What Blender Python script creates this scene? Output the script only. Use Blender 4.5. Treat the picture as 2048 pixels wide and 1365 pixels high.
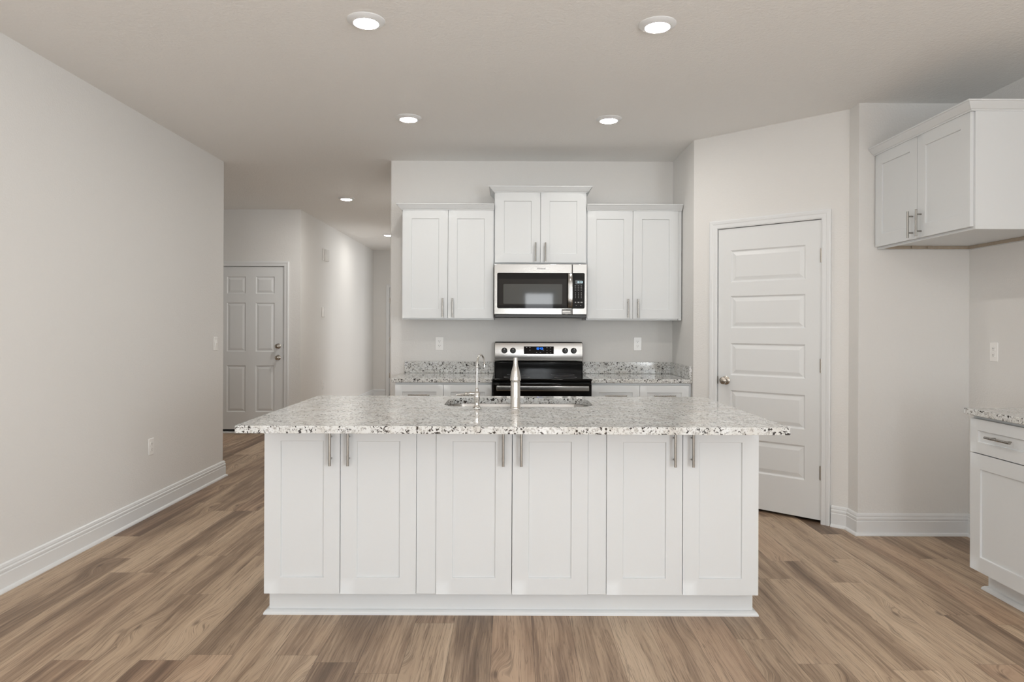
import bpy, bmesh, math, random
from mathutils import Vector, Matrix

for o in list(bpy.data.objects):
    bpy.data.objects.remove(o)
scene = bpy.context.scene
COL = scene.collection
PI = math.pi
R = math.radians

# ------------------------------------------------------------------ camera
F = 1365.0                       # focal length in pixels of a 2048 px wide frame (24 mm)
H_CAM = 1.31
cam_d = bpy.data.cameras.new('camera')
cam_d.sensor_width = 36.0
cam_d.lens = F / 2048 * 36.0
cam_d.shift_x = 4 / 2048
cam_d.shift_y = -27.5 / 2048
cam_d.clip_start = 0.05
cam = bpy.data.objects.new('camera', cam_d)
COL.objects.link(cam)
cam.location = (0, 0, H_CAM)
cam.rotation_euler = (R(90), R(-0.22), 0)
scene.camera = cam

# ------------------------------------------------------------------ world, daylight, exposure
w = bpy.data.worlds.new('world')
scene.world = w
w.use_nodes = True
w.node_tree.nodes['Background'].inputs[0].default_value = (0.86, 0.93, 1.0, 1)
w.node_tree.nodes['Background'].inputs[1].default_value = 2.0
scene.view_settings.view_transform = 'Standard'
scene.view_settings.look = 'None'
scene.view_settings.gamma = 1.0
scene.view_settings.exposure = -0.61
scene.view_settings.use_curve_mapping = False
scene.cycles.max_bounces = 10
scene.cycles.diffuse_bounces = 6
scene.cycles.glossy_bounces = 5
scene.cycles.sample_clamp_indirect = 6.0
scene.cycles.caustics_reflective = False
scene.cycles.caustics_refractive = False


def window_light(name, loc, rot, sx, sy, power, color=(1, 0.985, 0.96)):
    d = bpy.data.lights.new(name, 'AREA')
    d.shape = 'RECTANGLE'
    d.size = sx
    d.size_y = sy
    d.energy = power
    d.color = color
    o = bpy.data.objects.new(name, d)
    COL.objects.link(o)
    o.location = loc
    o.rotation_euler = rot
    return o


# patio door and side room daylight, plus fill from two added, unseen windows
Y_REAR = -5.2
X_L = -2.495
YL = 5.95             # end of the left wall
X_R = 2.915
SKY = (0.93, 0.968, 1.0)
window_light('daylight_patio_door', (0.70, Y_REAR - 0.10, 1.16), (R(105), 0, 0), 0.66, 2.0, 85, SKY)
window_light('added_side_window_fill', (X_R + 0.10, -2.4, 1.35), (R(122), 0, R(90)), 3.4, 1.75, 450, SKY)  # added fill, brightens the left wall from out of view
window_light('added_left_window_fill', (X_L - 0.10, -2.6, 1.35), (R(118), 0, R(-90)), 2.6, 1.75, 150, SKY)  # added fill for the pantry and right side, source unseen
window_light('daylight_side_room', (1.30, 10.9, 1.4), (R(90), 0, R(90)), 1.9, 1.6, 85, SKY)

# ------------------------------------------------------------------ materials


def lin(r, g, b):
    f = lambda c: ((c / 255) / 12.92) if c / 255 <= 0.04045 else (((c / 255) + 0.055) / 1.055) ** 2.4
    return (f(r), f(g), f(b), 1)


class Nodes:
    def __init__(self, name):
        self.m = bpy.data.materials.new(name)
        self.m.use_nodes = True
        self.t = self.m.node_tree
        self.b = self.t.nodes['Principled BSDF']

    def new(self, kind, **kw):
        n = self.t.nodes.new(kind)
        for k, v in kw.items():
            setattr(n, k, v)
        return n

    def link(self, a, b):
        self.t.links.new(a, b)

    def val(self, sock, v):
        if hasattr(v, 'is_output') or isinstance(v, bpy.types.NodeSocket):
            self.link(v, sock)
        else:
            sock.default_value = v

    def math(self, op, a, b=0.0, c=None, clamp=False):
        n = self.new('ShaderNodeMath', operation=op, use_clamp=clamp)
        self.val(n.inputs[0], a)
        self.val(n.inputs[1], b)
        if c is not None:
            self.val(n.inputs[2], c)
        return n.outputs[0]

    def pos(self):
        n = self.new('ShaderNodeNewGeometry')
        return n.outputs['Position']

    def sep(self, v):
        n = self.new('ShaderNodeSeparateXYZ')
        self.link(v, n.inputs[0])
        return n.outputs

    def comb(self, x, y, z=0.0):
        n = self.new('ShaderNodeCombineXYZ')
        self.val(n.inputs[0], x)
        self.val(n.inputs[1], y)
        self.val(n.inputs[2], z)
        return n.outputs[0]

    def noise(self, vec, scale=5.0, detail=2.0, rough=0.5, dist=0.0):
        n = self.new('ShaderNodeTexNoise')
        self.link(vec, n.inputs['Vector'])
        n.inputs['Scale'].default_value = scale
        n.inputs['Detail'].default_value = detail
        n.inputs['Roughness'].default_value = rough
        n.inputs['Distortion'].default_value = dist
        return n.outputs['Fac']

    def ramp(self, fac, stops):
        n = self.new('ShaderNodeValToRGB')
        e = n.color_ramp.elements
        while len(e) > len(stops):
            e.remove(e[-1])
        while len(e) < len(stops):
            e.new(0.5)
        for k, (p, c) in enumerate(stops):
            e[k].position = p
            e[k].color = c
        self.link(fac, n.inputs[0])
        return n.outputs[0]

    def smooth(self, v, a, b, lo=0.0, hi=1.0):
        n = self.new('ShaderNodeMapRange', interpolation_type='SMOOTHSTEP')
        self.val(n.inputs[0], v)
        n.inputs[1].default_value = a
        n.inputs[2].default_value = b
        n.inputs[3].default_value = lo
        n.inputs[4].default_value = hi
        return n.outputs[0]

    def mix(self, fac, a, b, mode='MIX'):
        n = self.new('ShaderNodeMix', data_type='RGBA', blend_type=mode)
        self.val(n.inputs[0], fac)
        self.val(n.inputs[6], a)
        self.val(n.inputs[7], b)
        return n.outputs[2]

    def bump(self, height, strength, distance):
        n = self.new('ShaderNodeBump')
        n.inputs['Strength'].default_value = strength
        n.inputs['Distance'].default_value = distance
        self.link(height, n.inputs['Height'])
        self.link(n.outputs[0], self.b.inputs['Normal'])

    def set(self, **kw):
        for k, v in kw.items():
            self.val(self.b.inputs[k.replace('_', ' ')], v)
        return self.m


def plain(name, col, rough=0.5, metal=0.0, spec=0.5, fine=0.0):
    n = Nodes(name)
    if fine:
        f = n.noise(n.pos(), 60, 3)
        c2 = tuple(min(1, x * (1 - fine)) for x in col[:3]) + (1,)
        n.set(Base_Color=n.mix(f, c2, col))
    else:
        n.set(Base_Color=col)
    return n.set(Roughness=rough, Metallic=metal, Specular_IOR_Level=spec)


def wall_paint(name, col, scale, strength):
    n = Nodes(name)
    p = n.pos()
    a = n.noise(p, scale, 3, 0.55)
    b = n.noise(p, scale * 0.35, 2, 0.5)
    n.bump(n.math('ADD', a, n.math('MULTIPLY', b, 0.6)), strength, 0.004)
    n.set(Base_Color=n.mix(n.noise(p, 1.3, 2), tuple(c * 0.985 for c in col[:3]) + (1,), col))
    return n.set(Roughness=0.75, Specular_IOR_Level=0.25)


M_WALL = wall_paint('wall_paint', (0.76, 0.752, 0.735, 1), 95, 0.38)
M_CEIL = wall_paint('ceiling_paint', (0.86, 0.855, 0.84, 1), 62, 0.8)
M_WHITE = plain('white_cabinet_paint', (0.695, 0.715, 0.725, 1), 0.40, fine=0.01)
M_TRIM = plain('white_trim_paint', (0.765, 0.778, 0.785, 1), 0.35, fine=0.01)
M_DOOR = plain('white_door_paint', (0.755, 0.768, 0.772, 1), 0.4, fine=0.01)
M_PLASTIC = plain('white_plastic', (0.90, 0.895, 0.88, 1), 0.25, fine=0.01)
M_SLOT = plain('dark_slot', (0.05, 0.045, 0.04, 1), 0.6)
M_BLACKGLASS = plain('black_glass', (0.006, 0.005, 0.0045, 1), 0.03, spec=0.14)
M_BLACK = plain('black_enamel', (0.006, 0.006, 0.006, 1), 0.08, spec=0.15)
M_BLACKMATTE = plain('black_plastic', (0.02, 0.02, 0.02, 1), 0.35)
M_SCREEN = plain('oven_window_screen', (0.045, 0.045, 0.040, 1), 0.04, spec=0.4)
M_SCREENFRAME = plain('oven_window_border', (0.014, 0.011, 0.009, 1), 0.04, spec=0.2)
M_CHROME = plain('polished_nickel', (0.66, 0.645, 0.62, 1), 0.05, metal=1)
M_MARK = plain('grey_print', (0.33, 0.33, 0.33, 1), 0.5)
M_MARKDARK = plain('dark_print', (0.04, 0.04, 0.045, 1), 0.5)
M_LABEL = plain('grey_label', (0.30, 0.30, 0.29, 1), 0.45)
M_RAW = plain('raw_plywood', (0.45, 0.38, 0.30, 1), 0.7, fine=0.25)
M_BRASS = plain('hinge_metal', (0.30, 0.28, 0.25, 1), 0.3, metal=1)


def brushed(name, col, rough, axis):
    n = Nodes(name)
    x, y, z = n.sep(n.pos())
    if axis == 'x':
        v = n.comb(n.math('MULTIPLY', x, 3.0), n.math('MULTIPLY', y, 260.0), n.math('MULTIPLY', z, 420.0))
    else:
        v = n.comb(n.math('MULTIPLY', x, 420.0), n.math('MULTIPLY', y, 420.0), n.math('MULTIPLY', z, 3.0))
    f = n.noise(v, 1.0, 3, 0.6)
    n.set(Base_Color=n.mix(f, tuple(c * 0.9 for c in col[:3]) + (1,), col))
    n.link(n.smooth(f, 0.2, 0.8, rough * 0.8, rough * 1.2), n.b.inputs['Roughness'])
    n.bump(f, 0.04, 0.001)
    return n.set(Metallic=1.0)


M_STEEL = brushed('brushed_stainless', (0.40, 0.39, 0.375, 1), 0.17, 'x')
M_NICKEL = brushed('brushed_nickel', (0.38, 0.365, 0.34, 1), 0.26, 'z')
M_SATIN = plain('satin_nickel', (0.50, 0.46, 0.41, 1), 0.25, metal=1)


def emit(name, col, strength):
    n = Nodes(name)
    n.set(Base_Color=col, Emission_Color=col, Emission_Strength=strength)
    return n.m


M_LENS = emit('lamp_lens', (1.0, 0.965, 0.91, 1), 330.0)
M_LENS_HALL = emit('hall_lamp_lens', (1.0, 0.965, 0.91, 1), 800.0)
M_BLUE = emit('blue_digits', (0.02, 0.30, 1.0, 1), 1.6)
M_PALE = emit('pale_digits', (0.65, 0.85, 0.9, 1), 0.9)
M_DISPLAY = plain('display_grey', (0.06, 0.075, 0.085, 1), 0.2)


def granite():
    n = Nodes('speckled_granite')
    p = n.pos()
    cloud = n.noise(p, 10, 4, 0.6)
    base = n.ramp(cloud, [(0.28, lin(202, 199, 193)), (0.48, lin(213, 214, 212)), (0.72, lin(225, 227, 228))])
    mid = n.noise(p, 75, 5, 0.65, 0.4)
    base = n.mix(n.smooth(mid, 0.51, 0.60, 0, 0.65), base, lin(164, 161, 156))
    fine = n.noise(p, 150, 3, 0.6)
    base = n.mix(n.smooth(fine, 0.57, 0.66, 0, 0.55), base, lin(122, 115, 109))
    sp = n.noise(p, 82, 4, 0.55, 0.8)
    dens = n.noise(p, 14, 2, 0.5)
    base = n.mix(n.smooth(n.math('ADD', sp, n.math('MULTIPLY', n.math('SUBTRACT', dens, 0.5), 0.30)), 0.585, 0.610), base, lin(58, 54, 52))
    v = n.new('ShaderNodeTexVoronoi')
    n.link(p, v.inputs['Vector'])
    v.inputs['Scale'].default_value = 52
    big = n.math('MULTIPLY', n.smooth(v.outputs['Distance'], 0.18, 0.34, 1, 0), n.smooth(n.sep(v.outputs['Color'])[0], 0.80, 0.83))
    base = n.mix(big, base, lin(46, 40, 38))
    n.set(Base_Color=base)
    return n.set(Roughness=0.06, Specular_IOR_Level=0.5)


M_GRANITE = granite()


def planks():
    n = Nodes('wood_plank_floor')
    x, y, z = n.sep(n.pos())
    W, L = 0.1715, 1.22
    u = n.math('DIVIDE', n.math('ADD', x, 20 * W - 0.615), W)
    col = n.math('FLOOR', u)
    wn = n.new('ShaderNodeTexWhiteNoise', noise_dimensions='1D')
    n.link(col, wn.inputs['W'])
    v = n.math('ADD', n.math('DIVIDE', y, L), n.math('MULTIPLY', wn.outputs['Value'], 7.37))
    row = n.math('FLOOR', v)
    wid = n.new('ShaderNodeTexWhiteNoise', noise_dimensions='2D')
    n.link(n.comb(col, row), wid.inputs['Vector'])
    rid = wid.outputs['Value']
    rc = n.sep(wid.outputs['Color'])
    off = n.math('MULTIPLY', rid, 37.0)
    # knots bend the grain around them
    kv = n.new('ShaderNodeTexVoronoi', voronoi_dimensions='2D')
    n.link(n.comb(n.math('ADD', n.math('MULTIPLY', x, 4.2), off), n.math('MULTIPLY', y, 1.55)), kv.inputs['Vector'])
    kv.inputs['Scale'].default_value = 1.0
    kd = kv.outputs['Distance']
    kon = n.smooth(n.sep(kv.outputs['Color'])[1], 0.50, 0.55)
    bend = n.math('MULTIPLY', kon, n.math('MULTIPLY', n.smooth(kd, 0.0, 0.36, 1, 0), 0.05))
    gx = n.math('ADD', x, bend)
    warp = n.noise(n.comb(n.math('MULTIPLY', x, 5), n.math('MULTIPLY', y, 1.6), off), 1.0, 2, 0.5)
    gx = n.math('ADD', gx, n.math('MULTIPLY', warp, 0.035))
    broad = n.noise(n.comb(n.math('MULTIPLY', gx, 11), n.math('MULTIPLY', y, 0.75), off), 1.0, 3, 0.55, 0.3)
    grain = n.noise(n.comb(n.math('MULTIPLY', gx, 95), n.math('MULTIPLY', y, 2.2), off), 1.0, 5, 0.65, 0.2)
    pores = n.noise(n.comb(n.math('MULTIPLY', gx, 330), n.math('MULTIPLY', y, 6.0), off), 1.0, 3, 0.6)
    t = n.math('ADD', n.math('MULTIPLY', broad, 0.90), n.math('MULTIPLY', grain, 0.53))
    t = n.math('ADD', n.math('SUBTRACT', t, 0.13), n.math('MULTIPLY', n.math('SUBTRACT', rid, 0.5), 0.26))
    c = n.ramp(t, [(0.33, lin(112, 92, 75)), (0.48, lin(148, 125, 104)), (0.62, lin(182, 158, 133)), (0.85, lin(205, 182, 156))])
    pink = n.smooth(rc[1], 0.55, 0.95, 0, 0.28)
    c = n.mix(pink, c, n.mix(1.0, c, lin(232, 205, 196), 'MULTIPLY'))
    c = n.mix(n.smooth(pores, 0.53, 0.68, 0, 0.55), c, lin(92, 74, 59))
    lines = n.noise(n.comb(n.math('MULTIPLY', gx, 32), n.math('MULTIPLY', y, 0.9), off), 1.0, 4, 0.55, 0.5)
    line = n.smooth(n.math('ABSOLUTE', n.math('SUBTRACT', lines, 0.5)), 0.0, 0.022, 1, 0)
    c = n.mix(n.math('MULTIPLY', line, 0.42), c, lin(86, 68, 54))
    kd2 = n.math('ADD', kd, n.math('MULTIPLY', n.math('SUBTRACT', grain, 0.5), 0.05))
    knot = n.math('MULTIPLY', kon, n.smooth(kd2, 0.01, 0.07, 1, 0))
    c = n.mix(n.math('MULTIPLY', knot, 0.6), c, lin(70, 53, 42))
    fu = n.math('FRACT', u)
    fv = n.math('FRACT', v)
    eu = n.math('MULTIPLY', n.math('MINIMUM', fu, n.math('SUBTRACT', 1.0, fu)), W)
    ev = n.math('MULTIPLY', n.math('MINIMUM', fv, n.math('SUBTRACT', 1.0, fv)), L)
    seam = n.smooth(n.math('MINIMUM', eu, ev), 0.0004, 0.0016, 1, 0)
    c = n.mix(n.math('MULTIPLY', seam, 0.55), c, lin(70, 56, 45))
    n.set(Base_Color=c)
    n.bump(n.math('SUBTRACT', n.math('MULTIPLY', grain, 0.4), seam), 0.15, 0.001)
    return n.set(Roughness=0.42, Specular_IOR_Level=0.35)


M_FLOOR = planks()


def pane_material():
    m = bpy.data.materials.new('window_glass')
    m.use_nodes = True
    t = m.node_tree
    t.nodes.clear()
    out = t.nodes.new('ShaderNodeOutputMaterial')
    tr = t.nodes.new('ShaderNodeBsdfTransparent')
    gl = t.nodes.new('ShaderNodeBsdfGlossy')
    gl.inputs['Roughness'].default_value = 0.01
    mx = t.nodes.new('ShaderNodeMixShader')
    mx.inputs[0].default_value = 0.06
    t.links.new(tr.outputs[0], mx.inputs[1])
    t.links.new(gl.outputs[0], mx.inputs[2])
    t.links.new(mx.outputs[0], out.inputs[0])
    return m


M_PANE = pane_material()

# ------------------------------------------------------------------ mesh helpers


class MB:
    """collects shapes in one bmesh and links them as one object"""

    def __init__(self):
        self.bm = bmesh.new()

    def quad(self, pts):
        try:
            return self.bm.faces.new([self.bm.verts.new(p) for p in pts])
        except ValueError:
            return None

    def box(self, x0, x1, y0, y1, z0, z1):
        v = [self.bm.verts.new(p) for p in ((x0, y0, z0), (x1, y0, z0), (x1, y1, z0), (x0, y1, z0),
                                            (x0, y0, z1), (x1, y0, z1), (x1, y1, z1), (x0, y1, z1))]
        for f in ((3, 2, 1, 0), (4, 5, 6, 7), (0, 1, 5, 4), (1, 2, 6, 5), (2, 3, 7, 6), (3, 0, 4, 7)):
            self.bm.faces.new([v[k] for k in f])
        return self

    def rows(self, rows, closed_profile=True, cap=True, closed_path=False):
        """skin between successive rows of points"""
        vr = [[self.bm.verts.new(p) for p in r] for r in rows]
        n = len(vr[0])
        idx = range(len(vr)) if closed_path else range(len(vr) - 1)
        for i in idx:
            a, b = vr[i], vr[(i + 1) % len(vr)]
            for k in range(n if closed_profile else n - 1):
                k2 = (k + 1) % n
                try:
                    self.bm.faces.new((a[k], a[k2], b[k2], b[k]))
                except ValueError:
                    pass
        if cap and not closed_path and closed_profile:
            for r in (vr[0], vr[-1]):
                try:
                    self.bm.faces.new(r)
                except ValueError:
                    pass
        return self

    def lathe(self, profile, origin=(0, 0, 0), axis='z', seg=32, flip=1):
        """profile: list of (radius, height) turned about an axis"""
        ox, oy, oz = origin
        rows = []
        for k in range(seg):
            a = 2 * PI * k / seg
            row = []
            for r, h in profile:
                c, s = r * math.cos(a), r * math.sin(a)
                h *= flip
                if axis == 'z':
                    row.append((ox + c, oy + s, oz + h))
                elif axis == 'y':
                    row.append((ox + c, oy + h, oz + s))
                else:
                    row.append((ox + h, oy + c, oz + s))
            rows.append(row)
        return self.rows(rows, closed_profile=False, closed_path=True)

    def tube(self, pts, r, seg=12):
        pts = [Vector(p) for p in pts]
        rad = r if isinstance(r, (list, tuple)) else [r] * len(pts)
        rows = []
        ref = None
        for i, p in enumerate(pts):
            d = (pts[min(i + 1, len(pts) - 1)] - pts[max(i - 1, 0)]).normalized()
            if ref is None:
                ref = Vector((0, 0, 1)) if abs(d.z) < 0.9 else Vector((1, 0, 0))
            a = (ref - d * ref.dot(d)).normalized()
            ref = a
            b = d.cross(a)
            rows.append([p + (a * math.cos(2 * PI * k / seg) + b * math.sin(2 * PI * k / seg)) * rad[i] for k in range(seg)])
        return self.rows(rows)

    def rings(self, rect, y, ins, fill=True, axis_sign=1):
        """nested rectangular rings in the xz plane, stepping into +y: ins = [(inset, depth), ...]"""
        x0, x1, z0, z1 = rect
        prev = None
        for i, d in ins:
            cur = [self.bm.verts.new(p) for p in ((x0 + i, y + d, z0 + i), (x1 - i, y + d, z0 + i), (x1 - i, y + d, z1 - i), (x0 + i, y + d, z1 - i))]
            if prev:
                for k in range(4):
                    self.bm.faces.new((prev[k], prev[(k + 1) % 4], cur[(k + 1) % 4], cur[k]))
            prev = cur
        if fill:
            self.bm.faces.new(prev)
        return self

    def panel_slab(self, x0, x1, z0, z1, yf, yb, panels, ins):
        """slab whose front face (at yf, looking -y) carries sunk panels"""
        xs = sorted({x0, x1, *[p[0] for p in panels], *[p[1] for p in panels]})
        zs = sorted({z0, z1, *[p[2] for p in panels], *[p[3] for p in panels]})
        for i in range(len(xs) - 1):
            for k in range(len(zs) - 1):
                a, b, c, d = xs[i], xs[i + 1], zs[k], zs[k + 1]
                hit = [p for p in panels if p[0] <= (a + b) / 2 <= p[1] and p[2] <= (c + d) / 2 <= p[3]]
                if hit:
                    self.rings((a, b, c, d), yf, ins)
                else:
                    self.quad(((a, yf, c), (b, yf, c), (b, yf, d), (a, yf, d)))
        self.quad(((x1, yb, z0), (x0, yb, z0), (x0, yb, z1), (x1, yb, z1)))
        self.quad(((x0, yb, z0), (x0, yf, z0), (x0, yf, z1), (x0, yb, z1)))
        self.quad(((x1, yf, z0), (x1, yb, z0), (x1, yb, z1), (x1, yf, z1)))
        self.quad(((x0, yf, z1), (x1, yf, z1), (x1, yb, z1), (x0, yb, z1)))
        self.quad(((x0, yb, z0), (x1, yb, z0), (x1, yf, z0), (x0, yf, z0)))
        return self

    def build(self, name, mat, parent=None, smooth=False, bevel=0.0, seg=2, angle=40):
        bmesh.ops.remove_doubles(self.bm, verts=self.bm.verts, dist=1e-5)
        bmesh.ops.recalc_face_normals(self.bm, faces=self.bm.faces)
        me = bpy.data.meshes.new(name)
        self.bm.to_mesh(me)
        self.bm.free()
        me.materials.append(mat)
        o = bpy.data.objects.new(name, me)
        COL.objects.link(o)
        if parent:
            o.parent = parent
        if smooth:
            for p in me.polygons:
                p.use_smooth = True
            try:
                me.set_sharp_from_angle(angle=R(38))
            except Exception:
                pass
        if bevel:
            b = o.modifiers.new('bevel', 'BEVEL')
            b.width = bevel
            b.segments = seg
            b.limit_method = 'ANGLE'
            b.angle_limit = R(angle)
            b.harden_normals = False
            for p in me.polygons:
                p.use_smooth = True
            try:
                me.set_sharp_from_angle(angle=R(38))
            except Exception:
                pass
        return o


def miter(path, off, side=1):
    """offset a 2D polyline to one side with mitred corners"""
    out = []
    n = len(path)
    segn = []
    for i in range(n - 1):
        d = (Vector(path[i + 1]) - Vector(path[i])).normalized()
        segn.append(Vector((-d.y, d.x)) * side)
    for i in range(n):
        if i == 0:
            m = segn[0]
        elif i == n - 1:
            m = segn[-1]
        else:
            a, b = segn[i - 1], segn[i]
            m = (a + b) / (1 + a.dot(b))
        out.append(Vector(path[i]) + m * off)
    return out


def sweep(mb, path, profile, side=1):
    """profile of (offset, z) carried along a floor path"""
    cols = [miter(path, o, side) for o, z in profile]
    rows = [[(cols[k][i].x, cols[k][i].y, profile[k][1]) for k in range(len(profile))] for i in range(len(path))]
    return mb.rows(rows)


def empty(name, loc, rz=0.0, label=None, cat=None, group=None):
    o = bpy.data.objects.new(name, None)
    o.empty_display_size = 0.1
    COL.objects.link(o)
    o.location = loc
    o.rotation_euler = (0, 0, rz)
    return tag(o, label, cat, group)


def tag(o, label=None, cat=None, group=None, kind=None):
    if label:
        o['label'] = label
    if cat:
        o['category'] = cat
    if group:
        o['group'] = group
    if kind:
        o['kind'] = kind
    return o


def struct(o):
    o['kind'] = 'structure'
    return o


def text_obj(name, body, size, mat, parent, loc, width=None):
    cu = bpy.data.curves.new(name, 'FONT')
    cu.body = body
    cu.size = size
    cu.extrude = 0.0003
    cu.align_x = 'CENTER'
    cu.align_y = 'CENTER'
    tmp = bpy.data.objects.new(name + '_tmp', cu)
    COL.objects.link(tmp)
    dg = bpy.context.evaluated_depsgraph_get()
    me = bpy.data.meshes.new_from_object(tmp.evaluated_get(dg))
    bpy.data.objects.remove(tmp)
    if width:
        wx = max(v.co.x for v in me.vertices) - min(v.co.x for v in me.vertices)
        for v in me.vertices:
            v.co.x *= width / wx
    me.transform(Matrix.Rotation(R(90), 4, 'X'))
    me.materials.clear()
    me.materials.append(mat)
    me.name = name
    o = bpy.data.objects.new(name, me)
    COL.objects.link(o)
    o.parent = parent
    o.location = loc
    return o


SEG7 = {'0': 'abcdef', '1': 'bc', '2': 'abged', '3': 'abgcd', '4': 'fgbc', '5': 'afgcd', '6': 'afgedc', '7': 'abc', '8': 'abcdefg', '9': 'abcdfg'}


def digits(mb, text, x, z, y, h):
    """seven segment figures, lower left at x, z, standing 0.4 mm proud of y"""
    wd, th, gap = h * 0.55, h * 0.13, h * 0.25
    for ch in text:
        if ch == ':':
            for q in (0.25, 0.65):
                mb.box(x, x + th, y - 0.0006, y - 0.0001, z + h * q, z + h * q + th)
            x += th + gap
            continue
        s = {'a': (0, wd, h - th, h), 'd': (0, wd, 0, th), 'g': (0, wd, h / 2 - th / 2, h / 2 + th / 2),
             'f': (0, th, h / 2, h), 'e': (0, th, 0, h / 2), 'b': (wd - th, wd, h / 2, h), 'c': (wd - th, wd, 0, h / 2)}
        for k in SEG7[ch]:
            a, b, c, d = s[k]
            mb.box(x + a, x + b, y - 0.0006, y - 0.0001, z + c, z + d)
        x += wd + gap
    return mb


# ------------------------------------------------------------------ the setting
H = 2.743
YB = 5.884            # kitchen back wall
XB0 = -1.034          # its free left end
XRET = 1.40           # short return wall right of the range run
P1 = Vector((1.40, 5.21))
P2 = Vector((2.212, 4.456))
YA = 4.333            # back of the fridge alcove
YG = 8.36             # wall with the six panel door
XH = -2.564           # hallway left wall
YE = 12.8             # hallway end

struct(MB().box(-4.4, 3.1, -5.5, 13.1, -0.12, 0.0).build('floor', M_FLOOR))
struct(MB().box(-4.4, 3.1, -5.5, 13.1, H, H + 0.12).build('ceiling', M_CEIL))


def wall_boxes(name, boxes, bevel=0.0):
    m = MB()
    for b in boxes:
        m.box(*b)
    return struct(m.build(name, M_WALL, bevel=bevel))


Z0, Z1 = -0.05, H + 0.05
wall_boxes('wall_left', [(X_L - 0.12, X_L, -1.25, YL, Z0, Z1)], 0.012)
wall_boxes('wall_left_rear', [(X_L - 0.12, X_L, -5.4, -3.95, Z0, Z1), (X_L - 0.12, X_L, -3.95, -1.25, Z0, 0.45), (X_L - 0.12, X_L, -3.95, -1.25, 2.25, Z1)])
wall_boxes('wall_back', [(XB0, 3.05, YB, YB + 0.12, Z0, Z1)], 0.012)
wall_boxes('wall_return', [(XRET, XRET + 0.1, P1.y - 0.0, YB, Z0, Z1)])
wall_boxes('wall_alcove', [(P2.x, X_R, YA, P2.y, Z0, Z1)])
# right wall with an added, unseen long window
wall_boxes('wall_right', [(X_R, X_R + 0.14, -0.65, 6.0, Z0, Z1), (X_R, X_R + 0.14, -5.4, -4.15, Z0, Z1),
                          (X_R, X_R + 0.14, -4.15, -0.65, Z0, 0.45), (X_R, X_R + 0.14, -4.15, -0.65, 2.25, Z1)])
# rear wall with a glazed patio door
wall_boxes('wall_rear', [(-2.6, 0.25, Y_REAR - 0.14, Y_REAR, Z0, Z1),
                         (0.25, 1.15, Y_REAR - 0.14, Y_REAR, 2.27, Z1), (1.15, 3.05, Y_REAR - 0.14, Y_REAR, Z0, Z1)])


def glazed(name, loc, rz, wd, ht, bars, fr=0.05):
    """window or glass door unit: frame mesh and its pane; local x along the wall, front -y"""
    e = struct(empty(name, loc, rz))
    m = MB()
    m.box(0, fr, 0, 0.06, 0, ht).box(wd - fr, wd, 0, 0.06, 0, ht).box(fr, wd - fr, 0, 0.06, 0, fr * 1.6).box(fr, wd - fr, 0, 0.06, ht - fr, ht)
    for b in bars:
        m.box(b - 0.02, b + 0.02, 0.005, 0.055, fr * 1.6, ht - fr)
    m.build('window_frame', M_TRIM, e)
    MB().box(fr, wd - fr, 0.027, 0.033, fr * 1.6, ht - fr).build('window_pane', M_PANE, e)
    return e


glazed('added_right_window', (X_R + 0.02, -0.65, 0.45), R(-90), 3.5, 1.8, [1.17, 2.33])  # unseen window, added to let in light for the left wall
glazed('added_left_window', (X_L - 0.02, -3.95, 0.45), R(90), 2.7, 1.8, [0.9, 1.8])  # unseen window, added to light the pantry side
glazed('door_4', (1.15, Y_REAR - 0.02, 0.0), R(180), 0.9, 2.27, [], 0.09)

# angled pantry wall, built in its own frame: x along the wall from P1, -y towards the kitchen
d12 = P2 - P1
L12 = d12.length
ANG = math.atan2(d12.y, d12.x)
pw = empty('wall_pantry_frame', (P1.x, P1.y, 0), ANG)
DX0, DX1, DH = 0.200, 0.935, 2.045      # pantry door opening
m = MB()
m.box(0, DX0 - 0.02, 0, 0.1, Z0, Z1).box(DX1 + 0.02, L12, 0, 0.1, Z0, Z1).box(DX0 - 0.02, DX1 + 0.02, 0, 0.1, DH + 0.02, Z1)
wp = struct(m.build('wall_pantry', M_WALL))
wp.matrix_world = Matrix.Translation((P1.x, P1.y, 0)) @ Matrix.Rotation(ANG, 4, 'Z')
bpy.data.objects.remove(pw)

# hallway and the passage to the six panel door
GX0, GX1 = -3.585, -2.772                # six panel door slab
wall_boxes('wall_garage', [(-4.3, GX0 - 0.02, YG, YG + 0.12, Z0, Z1), (GX1 + 0.02, XH - 0.12, YG, YG + 0.12, Z0, Z1),
                           (GX0 - 0.02, GX1 + 0.02, YG, YG + 0.12, 2.06, Z1), (-4.3, XH - 0.12, YG + 0.12, YG + 0.16, Z0, Z1)])
wall_boxes('wall_hall_left', [(XH - 0.12, XH, YG + 0.0, 13.0, Z0, Z1)])
wall_boxes('wall_hall_right', [(XB0, XB0 + 0.12, YB + 0.12, 9.9, Z0, Z1), (XB0, XB0 + 0.12, 11.9, 13.0, Z0, Z1), (XB0, XB0 + 0.12, 9.9, 11.9, 2.35, Z1)])
EX0, EX1 = -2.258, -1.45
wall_boxes('wall_hall_end', [(-2.7, EX0 - 0.02, YE, YE + 0.12, Z0, Z1), (EX1 + 0.02, -0.9, YE, YE + 0.12, Z0, Z1),
                             (EX0 - 0.02, EX1 + 0.02, YE, YE + 0.12, 2.06, Z1), (-2.7, -0.9, YE + 0.12, YE + 0.16, Z0, Z1)])
wall_boxes('wall_passage_left', [(-4.3, -4.18, YB - 0.12, YG, Z0, Z1), (-4.18, X_L - 0.12, YL - 0.12, YL, Z0, Z1)])
wall_boxes('wall_side_room', [(XB0 + 0.12, 1.6, 12.3, 12.4, Z0, Z1), (XB0 + 0.12, 1.6, 9.4, 9.5, Z0, Z1), (1.45, 1.6, 9.5, 12.3, Z0, Z1)])

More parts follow.
